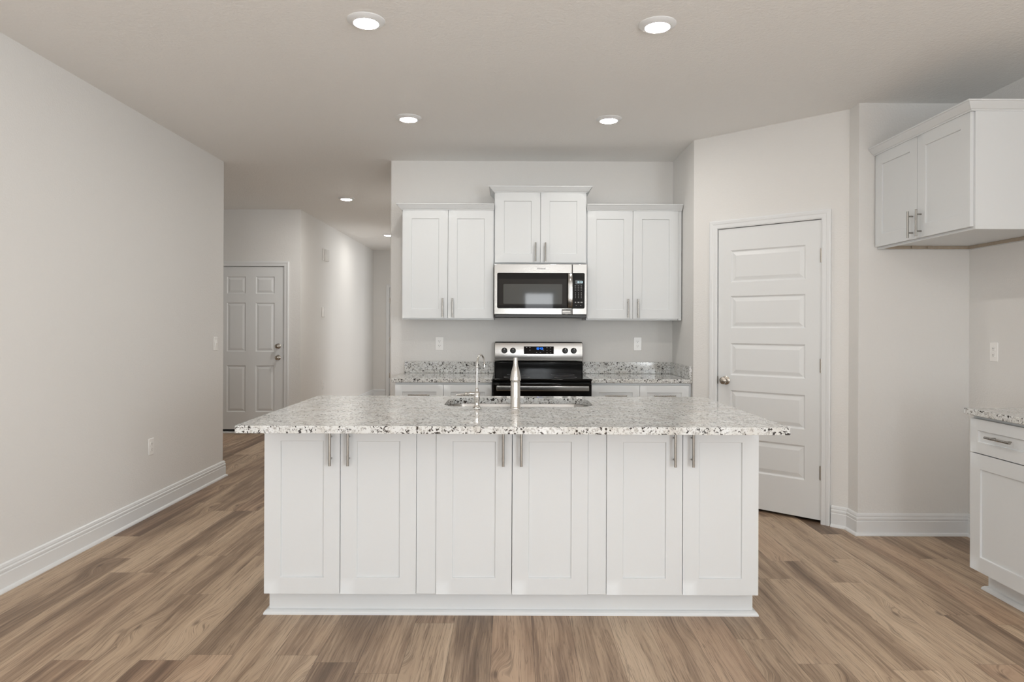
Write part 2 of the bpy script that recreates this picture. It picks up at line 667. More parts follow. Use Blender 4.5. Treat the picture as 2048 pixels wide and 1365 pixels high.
# baseboards with two grooves and a shoe moulding at the foot
BASE = [(0, 0.0), (0.030, 0.0), (0.030, 0.006), (0.026, 0.014), (0.016, 0.019), (0.016, 0.088), (0.0125, 0.091), (0.0125, 0.097),
        (0.016, 0.100), (0.016, 0.110), (0.0115, 0.114), (0.0115, 0.119), (0.013, 0.122), (0.010, 0.133), (0.004, 0.138), (0, 0.138)]


def baseboard(name, path, side):
    return struct(sweep(MB(), path, BASE, side).build(name, M_TRIM))


pd = d12.normalized()
baseboard('baseboard_left', [(X_L, Y_REAR), (X_L, YL), (X_L - 0.12, YL)], -1)
q = P1 + pd * (DX1 + 0.071)
baseboard('baseboard_right', [(q.x, q.y), (P2.x, P2.y), (P2.x, YA), (X_R, YA), (X_R, 3.44)], -1)
q0 = P1 + pd * (DX0 - 0.071)
baseboard('baseboard_pantry', [(P1.x, P1.y), (q0.x, q0.y)], -1)
baseboard('baseboard_hall', [(EX0 - 0.075, YE), (XH, YE), (XH, YG), (GX1 + 0.075, YG)], 1)

# casings
CAS = [(0.0, 0.0), (0.0, 0.010), (0.008, 0.014), (0.030, 0.014), (0.036, 0.017), (0.052, 0.019), (0.060, 0.016), (0.060, 0.0)]


def casing(name, mat_world, x0, x1, h):
    path = [(x0, 0.0), (x0, h), (x1, h), (x1, 0.0)]
    cols = [miter(path, o, 1) for o, t in CAS]
    rows = [[(cols[k][i].x, -CAS[k][1], cols[k][i].y) for k in range(len(CAS))] for i in range(4)]
    mb = MB().rows(rows)
    # jambs and stop inside the opening
    mb.box(x0 - 0.014, x0 + 0.0, 0.001, 0.1, 0, h).box(x1, x1 + 0.014, 0.001, 0.1, 0, h).box(x0 - 0.014, x1 + 0.014, 0.001, 0.1, h, h + 0.014)
    o = struct(mb.build(name, M_TRIM))
    o.matrix_world = mat_world
    return o


MW_PANTRY = Matrix.Translation((P1.x, P1.y, 0)) @ Matrix.Rotation(ANG, 4, 'Z')
MW_GAR = Matrix.Translation((0, YG, 0))
MW_END = Matrix.Translation((0, YE, 0))
casing('trim_1', MW_GAR, GX0 - 0.004, GX1 + 0.004, 2.045)
casing('trim_2', MW_PANTRY, DX0 - 0.004, DX1 + 0.004, DH)
casing('trim_3', MW_END, EX0 - 0.004, EX1 + 0.004, 2.045)
struct(MB().box(GX0 - 0.004, GX1 + 0.004, YG - 0.035, YG + 0.1, 0.0, 0.018).build('trim_4', M_TRIM, bevel=0.004))

RAISED = [(0, 0), (0.010, 0.009), (0.016, 0.009), (0.040, 0.002)]


def knob_parts(par, x, y, z, key=False):
    """round knob with rosette looking along -y"""
    MB().lathe([(0, 0), (0.030, 0), (0.032, 0.004), (0.026, 0.009), (0.012, 0.012), (0.010, 0.030), (0.022, 0.036), (0.027, 0.046), (0.025, 0.058), (0.016, 0.064), (0, 0.066)],
               (x, y, z), 'y', 28, -1).build('deadbolt' if key else 'door_knob', M_SATIN, par, smooth=True)


def panel_door(name, mw, x0, x1, z0, z1, panels, hinge_side, knobs, hinges):
    e = struct(empty(name, (0, 0, 0)))
    e.matrix_world = mw
    MB().panel_slab(x0, x1, z0, z1, 0.004, 0.04, panels, RAISED).build('door_slab', M_DOOR, e)
    for kx, kz, kind in knobs:
        knob_parts(e, kx, 0.004, kz, kind)
        edge = x1 + 0.001 if kx > (x0 + x1) / 2 else x0 - 0.001
        MB().box(edge - 0.003, edge + 0.003, 0.000, 0.03, kz - 0.028, kz + 0.028).build('latch_plate', M_BRASS, e)
    for hz in hinges:
        hx = x1 if hinge_side > 0 else x0
        m = MB()
        m.tube([(hx + 0.002 * hinge_side, -0.004, hz - 0.048), (hx + 0.002 * hinge_side, -0.004, hz + 0.048)], 0.0065, 10)
        m.box(hx - 0.008, hx + 0.010, 0.0, 0.003, hz - 0.045, hz + 0.045)
        m.build('hinge', M_SATIN, e, smooth=True)
    return e


# six panel door at the end of the passage
cx0, cx1, cx2, cx3 = GX0 + 0.115, GX0 + 0.345, GX1 - 0.345, GX1 - 0.115
six = [(a, b, c, d) for a, b in ((cx0, cx1), (cx2, cx3)) for c, d in ((0.26, 0.83), (1.00, 1.60), (1.71, 1.92))]
panel_door('door_1', MW_GAR, GX0, GX1, 0.048, 2.041, six, -1, [(GX1 - 0.065, 1.068, True), (GX1 - 0.065, 0.928, False)], [])
struct(MB().box(GX0 - 0.003, GX1 + 0.003, YG + 0.045, YG + 0.1, 0.018, 0.06).build('door_gap_shade', M_BLACKMATTE))  # black strip standing in for the shade in the gap under the door
# five panel pantry door
px0, px1 = DX0 + 0.095, DX1 - 0.105
five = [(px0, px1, z, z + 0.235) for z in (0.275, 0.620, 0.965, 1.310, 1.645)]
panel_door('door_2', MW_PANTRY, DX0, DX1, 0.022, DH - 0.004, five, 1, [(DX0 + 0.062, 0.925, False)], [0.34, 1.06, 1.80])
# hallway end door, mostly behind the kitchen wall
ex0, ex1, ex2, ex3 = EX0 + 0.11, EX0 + 0.34, EX1 - 0.34, EX1 - 0.11
six = [(a, b, c, d) for a, b in ((ex0, ex1), (ex2, ex3)) for c, d in ((0.26, 0.83), (1.00, 1.60), (1.71, 1.92))]
panel_door('door_3', MW_END, EX0, EX1, 0.03, 2.041, six, -1, [], [0.40, 1.06, 1.80])


def merge(main, extra, mat):
    """print the marks of one mesh onto another as a second material"""
    bm = bmesh.new()
    bm.from_mesh(main.data)
    n0 = len(bm.faces)
    bm.from_mesh(extra.data)
    bm.faces.ensure_lookup_table()
    k = len(main.data.materials)
    for f in bm.faces[n0:]:
        f.material_index = k
    bm.to_mesh(main.data)
    bm.free()
    main.data.materials.append(mat)
    bpy.data.objects.remove(extra)


# ------------------------------------------------------------------ ceiling lamps
def lamp(x, y, label, lens=M_LENS):
    e = empty('recessed_light', (x, y, H), 0, label, 'ceiling light', 'round flush ceiling lights')
    MB().lathe([(0.0, 0.0), (0.088, 0.0), (0.088, -0.003), (0.084, -0.006), (0.060, -0.017), (0.0585, -0.017), (0.0585, -0.012), (0.0, -0.012)], (0, 0, 0), 'z', 48).build('trim_ring', M_TRIM, e, smooth=True)
    MB().lathe([(0.0, -0.0200), (0.040, -0.0196), (0.055, -0.0175), (0.058, -0.0125), (0.0, -0.0123)], (0, 0, 0), 'z', 48).build('lens', lens, e, smooth=True)


lamp(-0.678, 3.19, 'round lit ceiling light nearest the camera on the left')
lamp(0.690, 3.22, 'round lit ceiling light nearest the camera on the right')
lamp(-0.700, 4.67, 'round lit ceiling light in front of the left wall cabinets')
lamp(0.672, 4.68, 'round lit ceiling light in front of the right wall cabinets')
lamp(-1.83, 7.61, 'small lit ceiling light above the hallway entrance', M_LENS_HALL)
lamp(-1.90, 10.6, 'far lit ceiling light deep in the hallway, half behind the kitchen wall')


# ------------------------------------------------------------------ cabinets
SHAKER = [(0, 0), (0.0012, 0.008)]


def bar_pull(par, x, y, z, length, vertical=True, r=0.006):
    """bar pull on two posts standing off a front at y"""
    yb = y - 0.030
    hl, ps = length / 2, length * 0.31
    m = MB()
    if vertical:
        m.tube([(x, yb, z - hl), (x, yb, z + hl)], r, 14)
        for s in (-1, 1):
            m.tube([(x, y, z + s * ps), (x, yb, z + s * ps)], r * 0.72, 10)
    else:
        m.tube([(x - hl, yb, z), (x + hl, yb, z)], r, 14)
        for s in (-1, 1):
            m.tube([(x + s * ps, y, z), (x + s * ps, yb, z)], r * 0.72, 10)
    return m.build('handle', M_NICKEL, par, smooth=True)


def front(par, name, x0, x1, z0, z1, rail=0.073):
    return MB().panel_slab(x0, x1, z0, z1, -0.020, -0.0005, [(x0 + rail, x1 - rail, z0 + rail, z1 - rail)], SHAKER).build(name, M_WHITE, par, bevel=0.0012, seg=1)


def doors2(par, x0, x1, z0, z1, pull_z, pull_len=0.153):
    c = (x0 + x1) / 2
    a = front(par, 'door', x0, c - 0.0015, z0, z1)
    bar_pull(a, c - 0.040, -0.020, pull_z, pull_len)
    b = front(par, 'door', c + 0.0015, x1, z0, z1)
    bar_pull(b, c + 0.040, -0.020, pull_z, pull_len)


CROWN = [(0.0, 0.0), (0.004, 0.0), (0.006, 0.006), (0.012, 0.009), (0.030, 0.030), (0.036, 0.038), (0.042, 0.040), (0.042, 0.047), (0.0, 0.047)]


def crown(par, path, z, side):
    return sweep(MB(), path, [(o, z + h) for o, h in CROWN], side).build('crown_moulding', M_WHITE, par)


def carcass_box(par, w, h, depth, recess=0.016, th=0.016):
    """closed wall cabinet body with a bottom panel set up inside its sides"""
    m = MB()
    m.box(0, th, 0, depth, recess, h).box(w - th, w, 0, depth, recess, h).box(th, w - th, 0, depth, recess, recess + th)
    m.box(th, w - th, 0, depth, h - th, h).box(th, w - th, depth - th, depth, recess + th, h - th)
    m.box(0, th, 0.0, depth, 0, recess).box(w - th, w, 0.0, depth, 0, recess)
    m.box(th, w - th, 0.0, 0.018, 0, recess).box(th, w - th, depth - th, depth, 0, recess)
    return m.build('carcass', M_WHITE, par)


YU = 5.560            # wall cabinet body front
DU = YB - YU - 0.001


def wall_cabinet(label, x0, x1, z0, h, door_top, crown_path, cz, extra=0.0, filler=0.0):
    e = empty('wall_cabinet', (x0, YU, z0), 0, label, 'cabinet', 'white shaker cabinets above the range wall')
    w = x1 - x0
    carcass_box(e, w, h, DU)
    doors2(e, 0.006, w - 0.006 - filler, 0.012, door_top, 0.012 + 0.007 + 0.0765)
    crown(e, crown_path(w), cz, 1)
    if filler:
        MB().box(w - filler - 0.0045, w - 0.0005, -0.012, 0.020, 0.0005, h - 0.001).build('filler', M_WHITE, e)
    return e


wall_cabinet('white two-door wall cabinet left of the microwave', -0.880, -0.1315, 1.371, 0.915, 0.893,
             lambda w: [(w, -0.021), (0, -0.021), (0, DU)], 0.889)
wall_cabinet('small raised two-door wall cabinet directly above the microwave', -0.130, 0.619, 1.824, 0.615, 0.585,
             lambda w: [(w, DU), (w, -0.021), (0, -0.021), (0, DU)], 0.580)
wall_cabinet('white two-door wall cabinet right of the microwave, against the side wall', 0.6205, 1.392, 1.371, 0.915, 0.893,
             lambda w: [(w, -0.021), (0, -0.021)], 0.889, filler=0.022)

# refrigerator cabinet on the right wall: local x runs towards the camera, -y into the room
fe = empty('wall_cabinet', (2.330, 4.330, 1.812), R(-90), 'white two-door cabinet hung high on the right wall over an empty fridge space', 'cabinet', 'white shaker cabinets on the right wall')
FW, FD = 0.910, X_R - 2.330 - 0.002
carcass_box(fe, FW, 0.625, FD, 0.022)
doors2(fe, 0.008, FW - 0.012, 0.014, 0.597, 0.012 + 0.007 + 0.0765)
crown(fe, [(FW, FD), (FW, -0.021), (0.0, -0.021)], 0.592, 1)
MB().box(0.0165, 0.020, 0.02, FD - 0.02, 0.002, 0.0215).box(0.02, FW - 0.018, FD - 0.0205, FD - 0.0165, 0.002, 0.0215).build('mounting_rail', M_RAW, fe)['label'] = 'raw plywood strips under the cabinet'
for (a, b, c, d) in ((0.021, 0.029, 0.30, 0.33), (0.021, 0.029, 0.20, 0.23), (0.60, 0.63, FD - 0.030, FD - 0.021)):
    MB().box(a, b, c, d, 0.006, 0.0215).build('bracket', M_RAW, fe)


# island: three cabinets and two filler strips
YI = 3.067            # body front (doors stand 20 mm proud of it)
IZ0, IZ1 = 0.114, 0.8825
ID = 0.815


def open_carcass(par, w, h, depth, th=0.016):
    m = MB()
    m.box(0, th, 0, depth, 0, h).box(w - th, w, 0, depth, 0, h).box(th, w - th, 0, depth, 0, th).box(th, w - th, depth - th, depth, th, h)
    m.box(th, w - th, 0, th, h - 0.08, h)
    return m.build('carcass', M_WHITE, par)


IX = [(-1.094, -0.4165), (-0.3265, 0.3505), (0.4350, 1.1125)]
for (a, b), lab in zip(IX, ('white island cabinet at the left end under the granite top', 'white island cabinet in the middle, below the sink faucets', 'white island cabinet at the right end, nearest the pantry door')):
    e = empty('island_cabinet', (a, YI, IZ0), 0, lab, 'cabinet', 'white shaker cabinets of the island')
    open_carcass(e, b - a, IZ1 - IZ0, 0.325 if 'sink' in lab else ID)
    doors2(e, 0.0, b - a, 0.002, 0.757, 0.657, 0.156)
for a, b, lab in ((-0.4155, -0.3275, 'narrow white filler strip between left and middle island cabinets'), (0.3515, 0.4340, 'narrow white filler strip between middle and right island cabinets')):
    o = MB().box(0, b - a, 0, 0.018, 0, IZ1 - IZ0 - 0.004).build('filler_strip', M_WHITE, bevel=0.001, seg=1)
    o.location = (a, YI - 0.014, IZ0 + 0.001)
    tag(o, lab, 'trim', 'island filler strips')

te = empty('toe_kick', (0, 0, 0), 0, 'white toe kick board along the foot of the island', 'toe kick')
TX0, TX1, TY0, TY1 = -1.0945, 1.113, 3.120, 3.860
m = MB()
m.box(TX0, TX1, TY0, TY0 + 0.018, 0, IZ0 - 0.0005).box(TX0, TX0 + 0.018, TY0 + 0.018, TY1, 0, IZ0 - 0.0005).box(TX1 - 0.018, TX1, TY0 + 0.018, TY1, 0, IZ0 - 0.0005).box(TX0 + 0.018, TX1 - 0.018, TY1 - 0.018, TY1, 0, IZ0 - 0.0005)
m.build('toe_board', M_WHITE, te)
SHOE = [(0, 0.0), (0.022, 0.0), (0.0215, 0.006), (0.018, 0.013), (0.010, 0.019), (0, 0.021)]
sweep(MB(), [(TX0, TY1), (TX0, TY0), (TX1, TY0), (TX1, TY1)], SHOE, -1).build('shoe_moulding', M_WHITE, te)


def slab(outer, inner, z0, z1, name, bevel=0.004):
    """stone slab from an outline, with an optional cut-out"""
    bm = bmesh.new()
    for loop in [outer] + ([inner] if inner else []):
        vs = [bm.verts.new((x, y, z0)) for x, y in loop]
        for k in range(len(vs)):
            bm.edges.new((vs[k], vs[(k + 1) % len(vs)]))
    bmesh.ops.triangle_fill(bm, edges=bm.edges[:], use_beauty=True)
    r = bmesh.ops.extrude_face_region(bm, geom=bm.faces[:])
    for v in r['geom']:
        if isinstance(v, bmesh.types.BMVert):
            v.co.z = z1
    mb = MB()
    mb.bm.free()
    mb.bm = bm
    return mb.build(name, M_GRANITE, bevel=bevel, seg=3, angle=60)


def rrect(x0, x1, y0, y1, r, n=8):
    pts = []
    for cx, cy, a0 in ((x1 - r, y0 + r, -90), (x1 - r, y1 - r, 0), (x0 + r, y1 - r, 90), (x0 + r, y0 + r, 180)):
        for k in range(n + 1):
            a = R(a0 + 90 * k / n)
            pts.append((cx + r * math.cos(a), cy + r * math.sin(a)))
    return pts


CZ0, CZ1 = 0.884, 0.914
SX0, SX1, SY0, SY1 = -0.335, 0.425, 3.405, 3.810
o = slab(rrect(-1.098, 1.122, 2.716, 3.920, 0.012, 4), rrect(SX0, SX1, SY0, SY1, 0.10), CZ0, CZ1, 'island_countertop')
tag(o, 'large polished speckled granite slab topping the island', 'countertop')

# undermount sink
se = empty('kitchen_sink', ((SX0 + SX1) / 2, (SY0 + SY1) / 2, 0.66), 0, 'undermount stainless sink set into the island granite', 'sink')
sx, sy = (SX1 - SX0) / 2 + 0.004, (SY1 - SY0) / 2 + 0.004
rows = []
for dx, z, r in ((0.012, 0.2225, 0.104), (0.0, 0.2225, 0.10), (-0.006, 0.20, 0.095), (-0.012, 0.03, 0.09), (-0.035, 0.006, 0.08), (-0.06, 0.002, 0.07)):
    rows.append([(x, y, z) for x, y in rrect(-sx - dx, sx + dx, -sy - dx, sy + dx, r)])
m = MB()
m.rows(rows, True, False)
m.bm.verts.ensure_lookup_table()
n_ = len(rows[0])
m.bm.faces.new(m.bm.verts[-n_:])
m.build('basin', M_STEEL, se, smooth=True)
MB().lathe([(0, 0.004), (0.03, 0.004), (0.043, 0.006), (0.045, 0.003), (0.045, 0.0022)], (0.0, 0.02, 0), 'z', 28).build('drain', M_CHROME, se, smooth=True)

# pull-out kitchen faucet seen from behind
fx, fy = 0.028, 3.337
e = empty('kitchen_faucet', (fx, fy, CZ1), 0, 'tall bottle-shaped polished faucet standing behind the sink on the island', 'faucet')
MB().lathe([(0, 0), (0.0265, 0), (0.0265, 0.003), (0.0245, 0.006), (0.0235, 0.008), (0.0232, 0.128), (0, 0.128)], seg=40).build('body', M_CHROME, e, smooth=True)
MB().lathe([(0, 0.1285), (0.022, 0.1285), (0.0225, 0.133), (0.0262, 0.136), (0.0266, 0.142), (0.0245, 0.156), (0.0205, 0.178), (0.0165, 0.194), (0.0128, 0.207), (0.0110, 0.219), (0.0104, 0.236), (0.0108, 0.243), (0.0098, 0.248), (0, 0.249)], seg=40).build('lever_handle', M_CHROME, e, smooth=True)
MB().tube([(0, 0.018, 0.095), (0, 0.07, 0.118), (0, 0.13, 0.126), (0, 0.175, 0.118), (0, 0.195, 0.098), (0, 0.198, 0.080)], [0.0135, 0.0135, 0.013, 0.013, 0.0135, 0.015], 20).build('spout', M_CHROME, e, smooth=True)

# small filter faucet with a gooseneck
gx_, gy_ = -0.1605, 3.337
e = empty('filter_faucet', (gx_, gy_, CZ1), 0, 'slim gooseneck filter faucet with side lever, left of the main faucet', 'faucet')
MB().lathe([(0, 0), (0.0215, 0), (0.0215, 0.002), (0.017, 0.005), (0.0125, 0.012), (0.0105, 0.020), (0.0115, 0.032), (0.0145, 0.046), (0.0160, 0.060), (0.0150, 0.066), (0.0160, 0.069), (0.0150, 0.074), (0.0105, 0.080), (0.0085, 0.086), (0.0085, 0.094), (0.0060, 0.098), (0, 0.098)], seg=32).build('body', M_CHROME, e, smooth=True)
pts = [(0, 0, 0.096), (0, 0, 0.205)]
dx_, dy_ = 0.36, 0.93
rg = 0.046
for k in range(0, 15):
    a = PI - (PI * 1.08) * k / 14
    q_ = rg + rg * math.cos(a)
    pts.append((q_ * dx_, q_ * dy_, 0.207 + 0.052 * math.sin(a)))
MB().tube(pts, 0.0048, 14).build('gooseneck_spout', M_CHROME, e, smooth=True)
MB().lathe([(0.0048, 0), (0.0062, 0.002), (0.0062, 0.010), (0.0048, 0.012)], (0, 0, 0.196), 'z', 20).build('collar', M_CHROME, e, smooth=True)
m = MB()
m.lathe([(0, 0.010), (0.0085, 0.010), (0.0085, 0.026), (0.0105, 0.029), (0.0105, 0.036), (0.0060, 0.039), (0.0045, 0.046), (0.0085, 0.050), (0.0088, 0.056), (0.0035, 0.060)], (0, 0, 0.070), 'x', 20, -1)
m.tube([(-0.058, 0, 0.069), (-0.098, -0.002, 0.067)], [0.0030, 0.0022], 10)
m.build('lever_handle', M_CHROME, e, smooth=True)

# ------------------------------------------------------------------ back run: base cabinets, tops, range, microwave
YK = 5.262            # base cabinet body front
DK = YB - YK - 0.002


def base_cabinet(name, label, group, loc, rz, w, depth, fronts):
    """fronts: list of (x0, x1) columns, each a drawer over a door"""
    e = empty(name, loc, rz, label, 'cabinet', group)
    m = MB()
    t_ = 0.016
    m.box(0, t_, 0, depth, 0.114, 0.8825).box(w - t_, w, 0, depth, 0.114, 0.8825).box(t_, w - t_, 0, depth, 0.114, 0.130).box(t_, w - t_, 0, depth, 0.8665, 0.8825).box(t_, w - t_, depth - t_, depth, 0.130, 0.8665)
    m.box(0.002, w - 0.002, 0.075, depth, 0.0, 0.114)
    m.build('carcass', M_WHITE, e)
    for x0, x1, hs in fronts:
        d = front(e, 'drawer', x0, x1, 0.700, 0.866, 0.055)
        bar_pull(d, (x0 + x1) / 2, -0.020, 0.789, 0.165, False)
        d = front(e, 'door', x0, x1, 0.118, 0.695)
        bar_pull(d, x1 - 0.04 if hs > 0 else x0 + 0.04, -0.020, 0.695 - 0.010 - 0.0765, 0.153)
    return e


base_cabinet('base_cabinet', 'white drawer cabinet under the granite left of the range', 'white base cabinets beside the range', (-0.882, YK, 0), 0, 0.745, DK, [(0.002, 0.371, 1), (0.374, 0.743, -1)])
base_cabinet('base_cabinet', 'white drawer cabinet under the granite right of the range', 'white base cabinets beside the range', (0.627, YK, 0), 0, 0.770, DK, [(0.002, 0.371, 1), (0.374, 0.748, -1)])

# right wall base cabinet with its toe kick and shoe
RB = base_cabinet('base_cabinet', 'white drawer and door cabinet at the right edge, beside the fridge space', 'white base cabinet on the right wall', (2.326, 3.420, 0), R(-90), 0.460, X_R - 2.326 - 0.002, [(0.004, 0.4585, 1)])
sweep(MB(), [(0.002, 0.30), (0.002, 0.075), (0.458, 0.075)], [(o_ + 0.0005, z_) for o_, z_ in SHOE], -1).build('shoe_moulding', M_WHITE, RB)


def counter(name, label, outer, splashes):
    o = slab(outer, None, CZ0, CZ1, name, 0.003)
    tag(o, label, 'countertop')
    for b in splashes:
        MB().box(*b).build('backsplash', M_GRANITE, o, bevel=0.002)
    return o


YC = 5.236
counter('countertop', 'speckled granite counter left of the range with low backsplash', [(-0.908, YC), (-0.1335, YC), (-0.1335, YB - 0.001), (-0.908, YB - 0.001)],
        [(-0.905, -0.1335, YB - 0.021, YB - 0.001, CZ1 + 0.0005, 1.014)])
counter('countertop', 'speckled granite counter right of the range, running into the corner', [(0.6235, YC), (1.399, YC), (1.399, YB - 0.001), (0.6235, YB - 0.001)],
        [(0.6235, 1.399, YB - 0.021, YB - 0.001, CZ1 + 0.0005, 1.014), (1.379, 1.399, YC + 0.004, YB - 0.0215, CZ1 + 0.0005, 1.014)])
counter('countertop', 'speckled granite counter on the cabinet at the right edge', [(2.283, 2.95), (X_R - 0.001, 2.95), (X_R - 0.001, 3.398 + 0.035), (2.283, 3.398 + 0.035)], [])

# range -----------------------------------------------------------------
RX0, RX1 = -0.130, 0.620
e = empty('range', ((RX0 + RX1) / 2, 5.50, 0), 0, 'stainless and black electric range between the granite counters', 'range')
hw = (RX1 - RX0) / 2
yb_, yf_ = YB - 0.004 - 5.50, 5.175 - 5.50
MB().box(-hw, hw, yf_, yb_, 0.02, 0.900).build('body', M_BLACK, e, bevel=0.003)
MB().box(-hw + 0.0, hw - 0.0, yf_ - 0.025, yb_ - 0.09, 0.9005, 0.9205).build('cooktop', M_BLACKGLASS, e, bevel=0.006)
m = MB()
for bx, by, br in ((-0.19, -0.17, 0.10), (0.19, -0.17, 0.085), (-0.19, 0.11, 0.075), (0.19, 0.11, 0.095)):
    m.lathe([(br, 0.0), (br + 0.003, 0.0), (br + 0.003, 0.0004), (br, 0.0004)], (bx, by, 0.9206), 'z', 48)
m.build('burner_ring', M_MARK, e)['kind'] = 'stuff'
MB().box(-hw, hw, yb_ - 0.085, yb_, 0.9005, 1.020).build('rear_guard', M_BLACK, e, bevel=0.010, seg=4)
# sloped control panel
yp0, yp1 = yb_ - 0.092, yb_ - 0.066
m = MB()
m.rows([[(x, yp0, 1.020), (x, yp0 - 0.004, 1.030), (x, yp1 - 0.002, 1.180), (x, yb_ - 0.004, 1.181), (x, yb_ - 0.004, 1.0205)] for x in (-hw, hw)])
panel = m.build('control_panel', M_STEEL, e, bevel=0.004)
MB().box(-hw + 0.004, hw - 0.004, yp1 + 0.003, yb_ - 0.006, 1.1815, 1.186).build('panel_cap', M_BLACK, e, bevel=0.002)


def ypan(z):
    return yp0 - 0.004 + (yp1 - yp0) * (z - 1.030) / 0.140


kz = 1.112
for kx in (-0.292, -0.219, 0.224, 0.297):
    k = MB().lathe([(0, 0), (0.025, 0), (0.025, 0.003), (0.0215, 0.005), (0.019, 0.022), (0.016, 0.025), (0, 0.025)], (kx, ypan(kz) - 0.001, kz), 'y', 32, -1).build('knob', M_BLACKMATTE, e, smooth=True)
    MB().box(kx - 0.0055, kx + 0.0055, ypan(kz) - 0.036, ypan(kz) - 0.0262, kz - 0.019, kz + 0.019).build('grip', M_BLACKMATTE, k, bevel=0.002)
    MB().box(kx - 0.0015, kx + 0.0015, ypan(kz) - 0.0372, ypan(kz) - 0.0362, kz + 0.008, kz + 0.018).build('pointer', M_PLASTIC, k)
m = MB()
da, db, z0_, z1_ = -0.127, 0.128, 1.084, 1.148
m.rows([[(x, ypan(z0_) - 0.0015, z0_), (x, ypan(z1_) - 0.0015, z1_), (x, ypan(z1_) + 0.003, z1_), (x, ypan(z0_) + 0.003, z0_)] for x in (da, db)])
disp = m.build('display', M_BLACKGLASS, e)
yd = ypan(1.125) - 0.0045
digits(MB(), '10:43', -0.024, 1.121, yd, 0.017).build('clock_digits', M_BLUE, disp)
m = MB()
for bx, bz in ((-0.103, 1.139), (-0.075, 1.139), (-0.075, 1.117), (0.038, 1.127), (0.040, 1.117), (0.070, 1.137), (0.070, 1.116), (0.070, 1.094), (0.100, 1.137), (0.100, 1.116), (0.100, 1.094), (-0.018, 1.098), (0.014, 1.098)):
    yy = ypan(bz) - 0.0022
    m.box(bx - 0.005, bx + 0.005, yy, yy + 0.0004, bz - 0.0016, bz + 0.0016)
merge(disp, m.build('key_legends', M_MARK, disp), M_MARK)
# oven door, handle, drawer
MB().box(-hw + 0.004, hw - 0.004, yf_ - 0.045, yf_ - 0.001, 0.215, 0.885).build('oven_door', M_BLACKGLASS, e, bevel=0.004)
m = MB()
yh = yf_ - 0.105
m.rows([[(x, yh + a, 0.857 + b) for a, b in ((-0.012, -0.0185), (-0.013, 0.0), (-0.012, 0.0185), (0.010, 0.021), (0.010, -0.021))] for x in (-0.343, 0.343)])
for s in (-1, 1):
    m.box(s * 0.315 - 0.014, s * 0.315 + 0.014, yh + 0.008, yf_ - 0.0455, 0.845, 0.869)
m.build('oven_handle', M_STEEL, e, bevel=0.003)
MB().box(-hw + 0.004, hw - 0.004, yf_ - 0.040, yf_ - 0.001, 0.045, 0.207).build('storage_drawer', M_STEEL, e, bevel=0.004)

# microwave --------------------------------------------------------------
MX0, MX1, MZ0, MZ1, MY = -0.1285, 0.6165, 1.386, 1.818, 5.474
e = empty('microwave', ((MX0 + MX1) / 2, MY, MZ0), 0, 'stainless over-range microwave below the raised cabinet', 'microwave')
hw = (MX1 - MX0) / 2
mh = MZ1 - MZ0
xdiv = 0.497 - (MX0 + MX1) / 2           # gap between door and control side
MB().box(-hw + 0.004, hw - 0.004, 0.0305, YB - MY - 0.002, 0.004, mh - 0.002).build('body', M_BLACKMATTE, e, bevel=0.003)
MB().box(-hw + 0.006, hw - 0.006, -0.004, 0.030, 0.0, 0.026).build('bottom_vent', M_BLACKMATTE, e, bevel=0.004)
zb = 0.028
door = MB().box(-hw, xdiv - 0.001, 0.0, 0.030, zb, mh).build('door', M_STEEL, e, bevel=0.003)
ctrl = MB().box(xdiv + 0.002, hw, 0.0, 0.030, zb, mh).build('control_panel', M_STEEL, e, bevel=0.003)
gz0, gz1 = 1.462 - MZ0, 1.748 - MZ0
gx0, gx1 = (994 - 1020) / 249.4 - (MX0 + MX1) / 2, (1169 - 1020) / 249.4 - (MX0 + MX1) / 2


def plate(par, name, x0, x1, z0, z1, y0, y1, mat, r=0.0, corners=(1, 1, 1, 1)):
    """thin upright plate with rounded corners: order lower left, lower right, upper right, upper left"""
    pts = []
    for (cx, cz, a0), on in zip(((x0, z0, 180), (x1, z0, 270), (x1, z1, 0), (x0, z1, 90)), corners):
        if on and r:
            ox = cx + r if cx == x0 else cx - r
            oz = cz + r if cz == z0 else cz - r
            pts += [(ox + r * math.cos(R(a0 + 90 * k / 5)), oz + r * math.sin(R(a0 + 90 * k / 5))) for k in range(6)]
        else:
            pts.append((cx, cz))
    m = MB()
    m.rows([[(x, y, z) for x, z in pts] for y in (y0, y1)])
    return m.build(name, mat, par)


plate(door, 'glass', gx0, xdiv - 0.0015, gz0, gz1, -0.002, 0.001, M_BLACKGLASS, 0.012, (1, 0, 0, 1))
plate(door, 'window_border', (997 - 1020) / 249.4 - 0.244, (1137 - 1020) / 249.4 - 0.244, gz0 + 0.026, gz1 - 0.050, -0.0026, -0.0018, M_SCREENFRAME)
plate(door, 'window_screen', (1006.5 - 1020) / 249.4 - 0.244, (1124 - 1020) / 249.4 - 0.244, gz0 + 0.036, gz1 - 0.090, -0.0032, -0.0024, M_SCREEN, 0.008)
keypad = plate(ctrl, 'keypad', xdiv + 0.0025, gx1, gz0, gz1, -0.002, 0.001, M_BLACKGLASS, 0.012, (0, 1, 1, 0))
cxk = (xdiv + 0.0025 + gx1) / 2
plate(ctrl, 'display', cxk - 0.026, cxk + 0.028, gz1 - 0.090, gz1 - 0.058, -0.0026, -0.0018, M_DISPLAY)
digits(MB(), '10:43', cxk - 0.014, gz1 - 0.082, -0.0027, 0.014).build('clock_digits', M_PALE, ctrl)
m = MB()
for r_, zz in enumerate((0.104, 0.120, 0.137)):
    for q_ in (-0.024, 0.0, 0.023):
        m.box(cxk + q_ - 0.007, cxk + q_ + 0.005, -0.0026, -0.0021, gz1 - zz - 0.0018, gz1 - zz + 0.0018)
